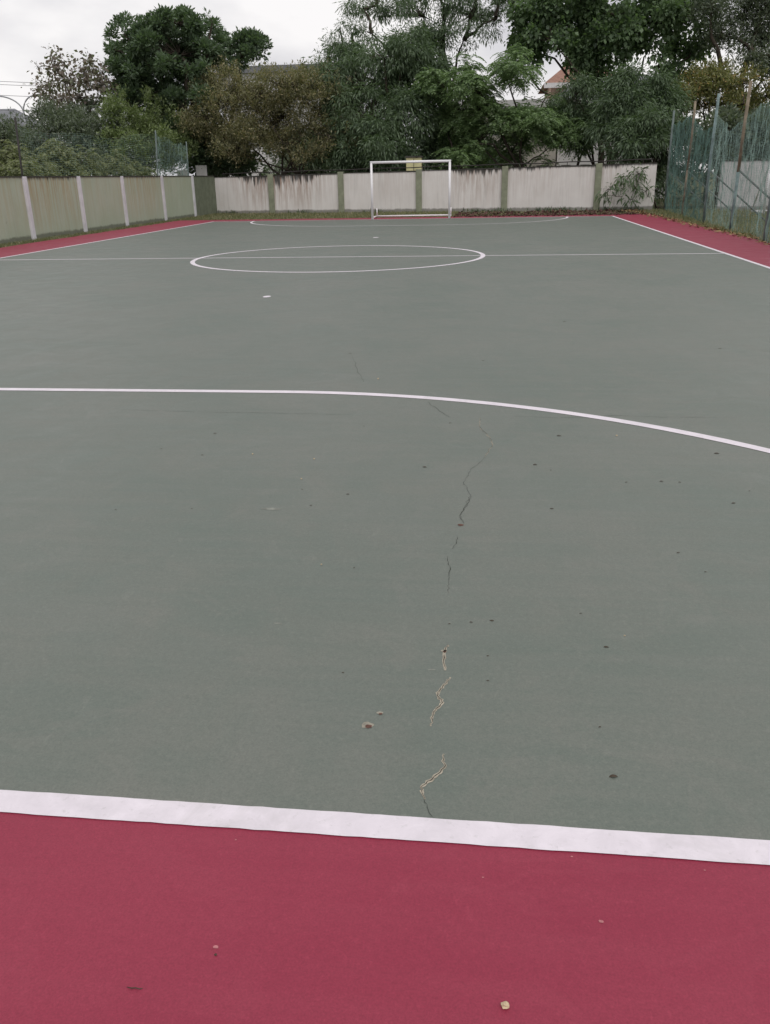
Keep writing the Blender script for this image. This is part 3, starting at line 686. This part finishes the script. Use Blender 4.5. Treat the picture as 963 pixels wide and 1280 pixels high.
# centre
tree('mango_tree', 'dark green drooping tree directly behind the white goal', (-0.6, 44.5), [
    (455, 110, 36, 30), (500, 100, 40, 32), (530, 90, 26, 22), (470, 145, 44, 30), (520, 140, 36, 30), (440, 170, 36, 28), (490, 180, 44, 26), (535, 175, 26, 26), (430, 130, 22, 22), (450, 198, 36, 16), (500, 205, 40, 12), (410, 195, 24, 18), (480, 70, 26, 18), (415, 90, 22, 14), (540, 195, 22, 16), (510, 68, 26, 18)],
    44.6, 'lance', 'mango', 2700, 28, 0.24, 0.19, tr=0.22, shell=0.45, clump=0.72, tw=0.2, seed=7, dyr=1.4)
tree('tall_tree', 'tall open crowned tree reaching over the goal against the sky', (2.2, 48.5), [
    (440, 40, 22, 10), (425, 34, 8, 6), (418, 55, 10, 8), (470, 8, 26, 10), (500, 20, 24, 16), (530, 20, 36, 22), (560, 10, 30, 20), (590, 18, 30, 20), (620, 22, 26, 22), (465, 42, 22, 14), (540, 50, 22, 18), (445, 65, 26, 14), (410, 75, 18, 12), (520, 55, 24, 18), (480, -25, 40, 20), (540, -30, 40, 24), (600, -30, 40, 24), (455, 12, 8, 4), (580, 50, 14, 8), (640, 0, 28, 24)],
    48.5, 'lance', 'mango', 1150, 26, 0.21, 0.18, tr=0.26, shell=0.35, clump=0.6, tw=0.2, seed=8, dyr=1.5, fork=0.6)
tree('feathery_tree', 'spreading tree with drooping feathery fronds right of the goal', (5.4, 44.0), [
    (590, 85, 30, 14), (560, 108, 26, 12), (545, 125, 24, 14), (620, 80, 26, 14), (650, 82, 28, 14), (600, 115, 28, 18), (580, 140, 30, 22), (560, 165, 26, 20), (620, 150, 30, 20), (660, 165, 32, 20), (640, 190, 34, 18), (600, 175, 26, 14), (675, 150, 24, 18), (700, 170, 26, 16), (655, 205, 22, 12), (685, 118, 16, 12), (570, 190, 20, 10)],
    43.6, 'pinnate', 'pinn', 800, 6, 0.56, 0.25, tr=0.12, clump=0.7, tw=0.3, shell=0.4, seed=10, stems=3, dyr=1.3)
tree('leafy_tree', 'middle height dark tree in front of the pale house', (8.2, 45.0), [
    (720, 120, 26, 18), (700, 140, 26, 16), (745, 150, 30, 18), (720, 172, 26, 10), (765, 125, 20, 16), (655, 120, 16, 10)],
    45.0, 'lance', 'mango', 480, 26, 0.21, 0.19, tr=0.09, clump=0.6, tw=0.3, shell=0.4, seed=11, stems=3)
tree('broadleaf_tree', 'tall tree with big bright leaves high above the right wall', (9.4, 48.5), [
    (690, 20, 34, 22), (730, 30, 34, 24), (770, 20, 36, 24), (810, 30, 36, 24), (740, 62, 30, 18), (770, 60, 28, 16), (745, 78, 18, 12), (812, 62, 16, 10), (862, 48, 20, 16), (855, 82, 20, 16), (690, 52, 18, 14), (660, 30, 26, 22), (700, -20, 44, 24), (780, -25, 46, 26), (850, 5, 34, 26), (660, 60, 18, 14), (848, 104, 22, 14), (830, 118, 22, 14), (745, 95, 18, 10), (860, -30, 40, 26), (878, 42, 12, 8)],
    48.0, 'broad', 'broad', 1700, 24, 0.23, 0.20, tr=0.17, clump=0.75, tw=0.2, shell=0.4, seed=12, stems=3, dyr=1.6)
tree('mango_tree', 'dark drooping tree at the right end of the white wall', (10.6, 41.6), [
    (800, 115, 28, 16), (830, 130, 22, 18), (780, 140, 26, 20), (815, 155, 28, 20), (790, 175, 28, 18), (830, 180, 22, 20), (760, 165, 16, 12), (785, 195, 18, 8), (812, 195, 24, 12), (836, 215, 12, 16), (830, 245, 9, 14), (840, 160, 18, 18), (826, 230, 8, 18)],
    42.0, 'lance', 'mango', 1250, 28, 0.24, 0.19, tr=0.15, clump=0.62, tw=0.2, shell=0.4, seed=13)
tree('overhanging_branch', 'leafy drooping branch hanging over the right end of the white wall', (10.9, 40.6), [
    (760, 236, 10, 9, 0), (778, 224, 11, 9, 0.1), (795, 234, 13, 11, 0), (772, 246, 10, 8, -0.1), (808, 240, 9, 9, 0), (800, 218, 12, 8, 0.1), (755, 246, 6, 6, -0.1), (788, 250, 8, 5, 0)],
    38.7, 'lance', 'mango', 50, 9, 0.29, 0.12, cat='branch', tr=0.035, shell=0.3, seed=14, tw=1.0)
tree('tall_tree', 'tall fine leaved tree with thick dark trunk behind the fence netting', (15.6, 47), [
    (930, 20, 30, 22), (955, 50, 28, 20), (905, 45, 24, 14), (890, 10, 26, 18), (960, 10, 30, 20), (945, 72, 18, 8), (955, 88, 14, 6), (975, 75, 22, 18), (940, -25, 50, 24), (985, 30, 24, 24)],
    47.0, 'fine', 'dull', 900, 24, 0.22, 0.28, tr=0.26, shell=0.35, seed=15, dyr=1.5)
tree('yellowing_tree', 'yellow green tree behind the torn netting', (14.4, 45), [
    (880, 110, 26, 14), (910, 100, 24, 14), (935, 105, 20, 16), (865, 125, 20, 14), (895, 130, 28, 14), (930, 130, 28, 14), (960, 120, 24, 18), (950, 100, 10, 12)],
    45, 'fine', 'yellow', 560, 26, 0.20, 0.18, tr=0.11, clump=0.6, shell=0.4, seed=16, stems=2)
tree('shaded_bush', 'dark bush mass above the grey wall behind the netting', (15.5, 41), [
    (870, 165, 26, 20), (905, 165, 28, 20), (940, 165, 28, 20), (975, 160, 24, 24), (860, 195, 20, 20), (895, 190, 26, 14), (935, 190, 28, 14), (970, 190, 24, 14), (858, 225, 14, 24), (855, 250, 12, 12)],
    41.0, 'rosette', 'dull', 900, 22, 0.22, 0.22, cat='bush', tr=0.07, clump=0.6, shell=0.35, seed=17, stems=3)
# rows further back that close the view between the crowns
for i, (x, y, h, lf_, lab) in enumerate([(-26, 55, 5.0, 'dull', 'distant dull green tree beyond the street lamp'), (-8.5, 58, 4.5, 'dull', 'low distant tree behind the olive brown tree'), (1.5, 54, 5.2, 'dense', 'far dark tree behind the goal trees'),
                                         (18.5, 56, 6.0, 'dense', 'far dark tree behind the tall fence')]):
    r = np.random.default_rng(80+i); lb = []
    T = tag(empty('background_tree', (x, y, -0.06)), lab, 'tree', 'trees in the far row')
    lob = np.array([[r.uniform(-2, 2), r.uniform(-1.5, 1.5), r.uniform(1.2, h-1), r.uniform(1.2, 1.9), 1.4, r.uniform(0.9, 1.5)] for _ in range(12)])
    b = MB(); b.tube([(0, 0, 0), (0.1, 0, h*0.3), (0, 0.1, h*0.6)], [0.2, 0.15, 0.08], 7)
    for q in lob: b.tube([(0.05, 0, h*0.3), tuple(q[:3]*0.5+np.array([0, 0, h*0.18])), tuple(q[:3])], [0.09, 0.05, 0.02], 5, False)
    b.build('trunk', M['bark'], T, True)
    cen, d, ix = sample_clusters(lob, 560, r, 0.4); quads('crown', make_leaves('rosette', cen, d, r, 20, 0.3, 0.36), L[lf_], T)

# ------------------------------------------------------------------ buildings, lamp, cables
def building(name, label, x0, x1, y0, dep, h, rows, cols, wm, roofm, roofkind, wz0=0.9, wh=1.2, sh=2.9):
    o = empty(name, ((x0+x1)/2, y0, -0.06)); tag(o, label, 'building'); W = x1-x0; hx = W/2
    ww = min(1.5, W/cols*0.5); cxs = [-hx+W*(i+0.5)/cols for i in range(cols)]
    b = MB(); th = 0.22; zc = 0
    for rI in range(rows):
        z0 = rI*sh+wz0; z1 = z0+wh
        b.box(-hx, hx, 0, th, zc, z0); e = -hx
        for c in cxs: b.box(e, c-ww/2, 0, th, z0, z1); e = c+ww/2
        b.box(e, hx, 0, th, z0, z1); zc = z1
        for c in cxs:
            f = MB()
            for (a0, a1, c0, c1) in ((c-ww/2, c-ww/2+.07, z0, z1), (c+ww/2-.07, c+ww/2, z0, z1), (c-ww/2+.07, c+ww/2-.07, z0, z0+.07), (c-ww/2+.07, c+ww/2-.07, z1-.07, z1), (c-.03, c+.03, z0+.07, z1-.07)):
                f.box(a0, a1, 0.08, 0.14, c0, c1)
            fo = f.build('window', M['frame'], o)
            for s in (-1, 1):
                p = MB(); p.box(min(c+s*.03, c+s*(ww/2-.07)), max(c+s*.03, c+s*(ww/2-.07)), 0.10, 0.12, z0+.07, z1-.07); p.build('pane', M['glass'], fo)
    b.box(-hx, hx, 0, th, zc, h); b.box(-hx, -hx+th, th, dep, 0, h); b.box(hx-th, hx, th, dep, 0, h); b.box(-hx+th, hx-th, dep-th, dep, 0, h)
    b.build('wall', wm, o)
    if roofkind == 'flat':
        b = MB(); b.box(-hx-.25, hx+.25, -.25, dep+.25, h+.001, h+.45); b.build('roof', roofm, o)
    else:
        b = MB(); rz = h+1.7
        b.v = [(-hx-.5, -.5, h), (hx+.5, -.5, h), (hx+.5, dep+.5, h), (-hx-.5, dep+.5, h), (-hx+1.5, dep/2, rz), (hx-1.5, dep/2, rz)]
        b.f = [(0, 1, 5, 4), (1, 2, 5), (2, 3, 4, 5), (3, 0, 4), (3, 2, 1, 0)]; b.build('roof', roofm, o)
        b = MB(); b.box(-hx-.5, hx+.5, -.56, -.5, h-.28, h+.02); b.build('fascia', M['bwhite'], o)
    return o
p0, p1 = at(300, 90, 66), at(400, 82, 66)
building('flat_roofed_building', 'grey flat roofed building above the olive brown tree', p0[0]-1.5, p1[0]+2, 66, 8, at(390, 79, 66)[2]-0.45, 3, 5, M['bwhite'], M['roofgrey'], 'flat', sh=3.0)
p0, p1 = at(572, 98, 56), at(700, 98, 56)
building('house', 'cream two storey house behind the feathery tree', p0[0], p1[0], 56, 8, at(640, 134, 56)[2], 2, 4, M['cream'], M['bwhite'], 'flat')
p0, p1 = at(690, 90, 62), at(770, 90, 62)
building('house', 'salmon house with terracotta roof glimpsed between the tall crowns', p0[0], p1[0], 62, 7, at(710, 103, 62)[2], 2, 3, M['brick'], M['rooftile'], 'hip', sh=3.2)
p0, p1 = at(702, 95, 57), at(850, 95, 57)
building('house', 'white house with grey roof behind the right wall', p0[0], p1[0], 57, 8, at(790, 122, 57)[2], 2, 6, M['bwhite'], M['roofgrey'], 'hip')
p0 = at(-10, 165, 70)
building('house', 'small far house at the left beyond the shrubs', p0[0]-4, p0[0]+2.2, 70, 6, at(0, 160, 70)[2], 1, 3, M['bwhite'], M['roofgrey'], 'hip')
# yellow cream pillar box standing behind the wall and goal
p0, p1 = at(508, 213, 41.0), at(527, 195, 41.0)
T = tag(empty('meter_kiosk', ((p0[0]+p1[0])/2, 41.0, -0.06)), 'yellow cream kiosk box peeping over the wall behind the goal', 'kiosk'); hx = (p1[0]-p0[0])/2
b = MB(); b.box(-hx, hx, 0, 0.5, 0, p1[2]+.0); bevel(b.build('body', M['yellowcream'], T), 0.015)
b = MB(); b.box(-hx-.05, hx+.05, -.05, .55, p1[2]+.001, p1[2]+.07); b.build('cap', M['coping'], T)
b = MB(); b.box(-0.012, 0.012, -.012, -.001, 0.4, p1[2]-.05); b.build('door_gap', M['coping'], T)
for u, v0, v1, Y, lab in ((252, 205, 222, 44.2, 'pale upright panel beyond the wall corner under the dense tree'), (228, 211, 220, 43.6, 'white board leaning behind the olive wall')):
    a, c = at(u-6, v1, Y), at(u+6, v0, Y); hx = (c[0]-a[0])/2
    T = tag(empty('site_panel', ((a[0]+c[0])/2, Y, -0.06)), lab, 'panel')
    b = MB(); b.box(-hx, hx, 0, .04, 0.1, c[2]); b.build('sheet', M['bwhite'], T)
    for s in (-1, 1):
        b = MB(); b.box(s*hx*0.8-.03, s*hx*0.8+.03, .041, .10, 0, c[2]-.1); b.build('leg', M['rail'], T)
# double arm street lamp
Y = 58; c = at(29.5, 138, Y)
T = tag(empty('street_lamp', (c[0], Y, -0.06)), 'tall double armed street lamp over the far road', 'street lamp')
b = MB(); b.tube([(0, 0, 0), (0, 0, c[2])], [0.11, 0.07], 10); b.build('pole', M['lampgrey'], T, True)
for s, tipu, tipv in ((-1, -6, 120), (1, 44, 119)):
    e = at(tipu, tipv, Y)-np.array([c[0], Y, -0.06]); st = np.array([0, 0, c[2]-0.1]); pts = []
    for k in np.linspace(0, 1, 10):
        pts.append((st[0]+(e[0]-st[0])*(1-math.cos(k*math.pi/2)), 0, st[2]+(e[2]-st[2])*math.sin(k*math.pi/2)))
    b = MB(); b.tube(pts, 0.045, 8); b.build('arm', M['lampgrey'], T, True)
    hd = MB(); x0 = e[0]; hd.prism([(x0-.1*s, -.1), (x0+.55*s, -.16), (x0+.6*s, .0), (x0+.55*s, .16), (x0-.1*s, .1)][::s], e[2]-.05, e[2]+.06); h = bevel(hd.build('lamp_head', M['lampgrey'], T), .02)
    ln = MB(); ln.box(min(x0+.1*s, x0+.5*s), max(x0+.1*s, x0+.5*s), -.09, .09, e[2]-.07, e[2]-.051); ln.build('lens', M['lens'], h)
for v in (97, 101, 114.5, 133):
    a, c = at(-160, v-7, 64), at(330, v+3, 64); b = MB()
    b.tube([a+(c-a)*k-np.array([0, 0, 1])*0.5*4*k*(1-k) for k in np.linspace(0, 1, 24)], 0.016, 5)
    tag(b.build('power_cable', M['cable'], None, True), 'thin overhead cable crossing the sky by the street lamp', 'cable', 'overhead cables at the street lamp')

# ------------------------------------------------------------------ grass, litter, small things
def blades(name, label, x, y, z, hgt, m, seed, wd=0.02, lean=0.5):
    r = np.random.default_rng(seed); n = len(x); base = np.stack([x, y, np.full(n, z)], 1)
    d = unit(np.stack([r.normal(0, lean, n), r.normal(0, lean, n), np.ones(n)], 1)); ln = hgt*r.uniform(0.4, 1.3, n)
    V = leaf_quads(base, d, ln, np.full(n, wd), r, 0.1)
    o = quads(name, V, m); tag(o, label, 'grass', kind='stuff'); return o
r = np.random.default_rng(20); n = 16000
y = r.uniform(8, 41.5, n); x = -10.36+np.abs(r.normal(0, 0.33, n)); k = (x < -9.45) & (np.sin(y*1.9)+np.sin(y*4.3+1)+r.normal(0, 1, n) > -1.2)
blades('grass', 'thin grass strip along the foot of the olive wall', x[k], y[k], -0.06, 0.10, L['grass'], 21)
n = 26000; x = r.uniform(-10.2, 9.5, n); y = r.uniform(34.35, 41.5, n); k = (y < np.array([wallY(q) for q in x])-0.02) & (r.random(n) < np.where(x < 1.8, 1.0, 0.22))
blades('grass', 'low grass strip between the red surround and the white wall', x[k], y[k], -0.06, 0.11, L['grass'], 22)
n = 26000; y = r.uniform(10, 37.4, n); x = 9.45+np.abs(r.normal(0, 1, n))*2.2; k = (x < 16)
blades('grass', 'rough grass at the foot of the tall net fence', x[k], y[k], -0.06, 0.16, L['grass'], 23)
def litter(name, label, x, y, z, size, m, seed):
    r = np.random.default_rng(seed); n = len(x); b0 = np.stack([x, y, z+r.uniform(0.002, 0.03, n)], 1)
    d = np.stack([r.normal(0, 1, n), r.normal(0, 1, n), r.normal(0, 0.18, n)], 1); sz = size*r.uniform(0.5, 1.3, n)
    V = leaf_quads(b0, d, sz, sz*0.5, r, 0.3); V[..., 2] = np.maximum(V[..., 2], z+0.003)
    tag(quads(name, V, m), label, 'leaf litter', kind='stuff')
n = 2600; y = r.uniform(14, 38, n); x = 9.35+0.028*(y-20)*0+np.abs(r.normal(0.15, 0.38, n)); x = np.where(y > 30, x-r.random(n)*0.5*(y-30)/8, x)
litter('leaf_litter', 'dry tan leaves gathered at the foot of the net fence', x, y, -0.05, 0.15, M['dryleaf'], 24)
k = (x < 9.7); litter('leaf_litter', 'scattered tan leaves on the edge of the red surround', x[k][:420]-0.25, y[k][:420], 0.0, 0.11, M['dryleaf'], 25)
n = 2000; x = r.uniform(1.7, 10, n); y = 34.0+r.random(n)**0.7*5.2; k = (y < np.array([wallY(q) for q in x])-0.03)
litter('leaf_litter', 'dark rotting leaf litter below the right part of the white wall', x[k], y[k], -0.05, 0.16, M['darklitter'], 26)
n = 700; x = r.uniform(1.7, 9.4, n); y = 34.15-np.abs(r.normal(0, 0.35, n))
litter('leaf_litter', 'dark leaf crumbs blown onto the red strip behind the goal line', x, y, 0.0, 0.10, M['darklitter'], 27)
n = 340; xs_ = r.choice([-9.6, -6.1, -2.4, 2.6, 3.6, 5.6, 6.4, 8.6, 9.6], n)+r.normal(0, 0.32, n); ys = np.array([wallY(q) for q in xs_])-0.06-np.abs(r.normal(0, 0.08, n))
blades('weed', 'dark weeds sprouting along the foot of the white wall', xs_, ys, -0.06, 0.22, L['dull'], 28, 0.06, 0.6)

def curled_leaf(u, v, wpx, label, group, seed, z=0.0025, m='deadleaf', name='fallen_leaf'):
    p = atg(u, v, z); r = np.random.default_rng(seed); dist = np.linalg.norm(p-CAM); ln = max(0.009, 0.75*wpx*dist/F_PX)
    n = 7; vs = []; fs = []; an = r.uniform(-0.5, 0.5); cl = r.uniform(0.10, 0.28)
    for i in range(n):
        k = i/(n-1); x = (k-0.5)*ln; wd = ln*0.24*math.sin(math.pi*(0.06+0.9*k))**0.7; hz = ln*cl*math.sin(math.pi*k)+0.0012
        for s in (-1, 0, 1): vs.append((x, s*wd, hz*(1.0 if s == 0 else 0.55+0.25*r.random()) if s else hz*0.7+0.0012))
    for i in range(n-1):
        for j in (0, 1): a = i*3+j; fs.append((a, a+1, a+4, a+3))
    me = bpy.data.meshes.new(name); me.from_pydata(vs, [], fs); o = link(name, me, M[m], None, True)
    mn = min(q[2] for q in vs); o.location = (p[0], p[1], z-mn+0.0008); o.rotation_euler = (0, 0, an)
    tag(o, label, 'leaf', group); return o
GL = 'tiny dark dead leaf lying on the green court'
lv = [(269, 542, 5), (202, 561, 3), (253, 569, 4), (145, 637, 3), (435, 618, 5), (443, 710, 3), (389, 632, 4), (531, 584, 7), (669, 581, 7), (699, 545, 7), (689, 588, 3), (690, 636, 6), (896, 567, 8), (827, 602, 6), (850, 603, 4), (917, 629, 7), (937, 614, 3),
      (563, 529, 4), (783, 603, 4), (848, 691, 5), (882, 715, 4), (615, 776, 7), (589, 778, 5), (562, 780, 4), (758, 809, 8), (429, 841, 4), (438, 442, 5), (604, 451, 4), (706, 402, 5), (750, 909, 3), (900, 436, 5), (455, 533, 3), (240, 636, 2), (378, 612, 3), (726, 767, 4), (610, 851, 3), (610, 820, 3)]
for i, (u, v, wp) in enumerate(lv): curled_leaf(u, v, wp, GL, 'dead leaf bits on the green court', 200+i)
curled_leaf(767, 971, 13, 'curled dark dead leaf arched on the green court near the white line', None, 300)
# twig and stones
b = MB(); pts = [atg(u, v)+np.array([0, 0, 0.003]) for u, v in ((159, 1235), (165, 1236.5), (170, 1236), (175, 1237.5), (179, 1236.5))]; o0 = pts[2].copy(); o0[2] = 0
b.tube([p-o0 for p in pts], [0.0007, 0.0013, 0.0012, 0.0011, 0.0006], 6); o = b.build('twig', M['deadleaf'], None, True); o.location = o0
tag(o, 'small dark twig lying on the red surround', 'twig')
def stone(u, v, wpx, label, m, seed, z=0.0, group=None):
    p = atg(u, v, z); rr = np.random.default_rng(seed); rad = wpx/2*np.linalg.norm(p-CAM)/F_PX; bm_v = []; fs = []; nr, ns = 6, 9
    for i in range(nr):
        th = math.pi*(i+0.5)/nr
        for j in range(ns):
            ph = 2*math.pi*j/ns; k = 1+rr.normal(0, 0.13)
            bm_v.append((rad*k*math.sin(th)*math.cos(ph), rad*k*0.8*math.sin(th)*math.sin(ph), rad*0.72*k*math.cos(th)))
    for i in range(nr-1):
        for j in range(ns): fs.append((i*ns+j, (i+1)*ns+j, (i+1)*ns+(j+1) % ns, i*ns+(j+1) % ns))
    fs.append(tuple(range(ns))); fs.append(tuple((nr-1)*ns+j for j in range(ns))[::-1])
    me = bpy.data.meshes.new('pebble'); me.from_pydata(bm_v, [], fs); o = link('pebble', me, M[m]); o.location = (p[0], p[1], z-min(q[2] for q in bm_v)-0.0005)
    tag(o, label, 'pebble', group)
stone(632, 1259, 9.5, 'small tan pebble on the red surround', 'pebble', 1)
stone(270, 1194, 3.2, 'tiny dark grit speck beside a pale scuff on the red surround', 'deadleaf', 2)
GW = 'tiny pale grit speck on the green court'
for i, (u, v) in enumerate([(393, 574), (316, 568), (377, 599), (771, 545), (781, 795), (402, 706), (473, 474)]): stone(u, v, 2.0, GW, 'pebble', 10+i, 0.0025, 'pale grit on the green court')
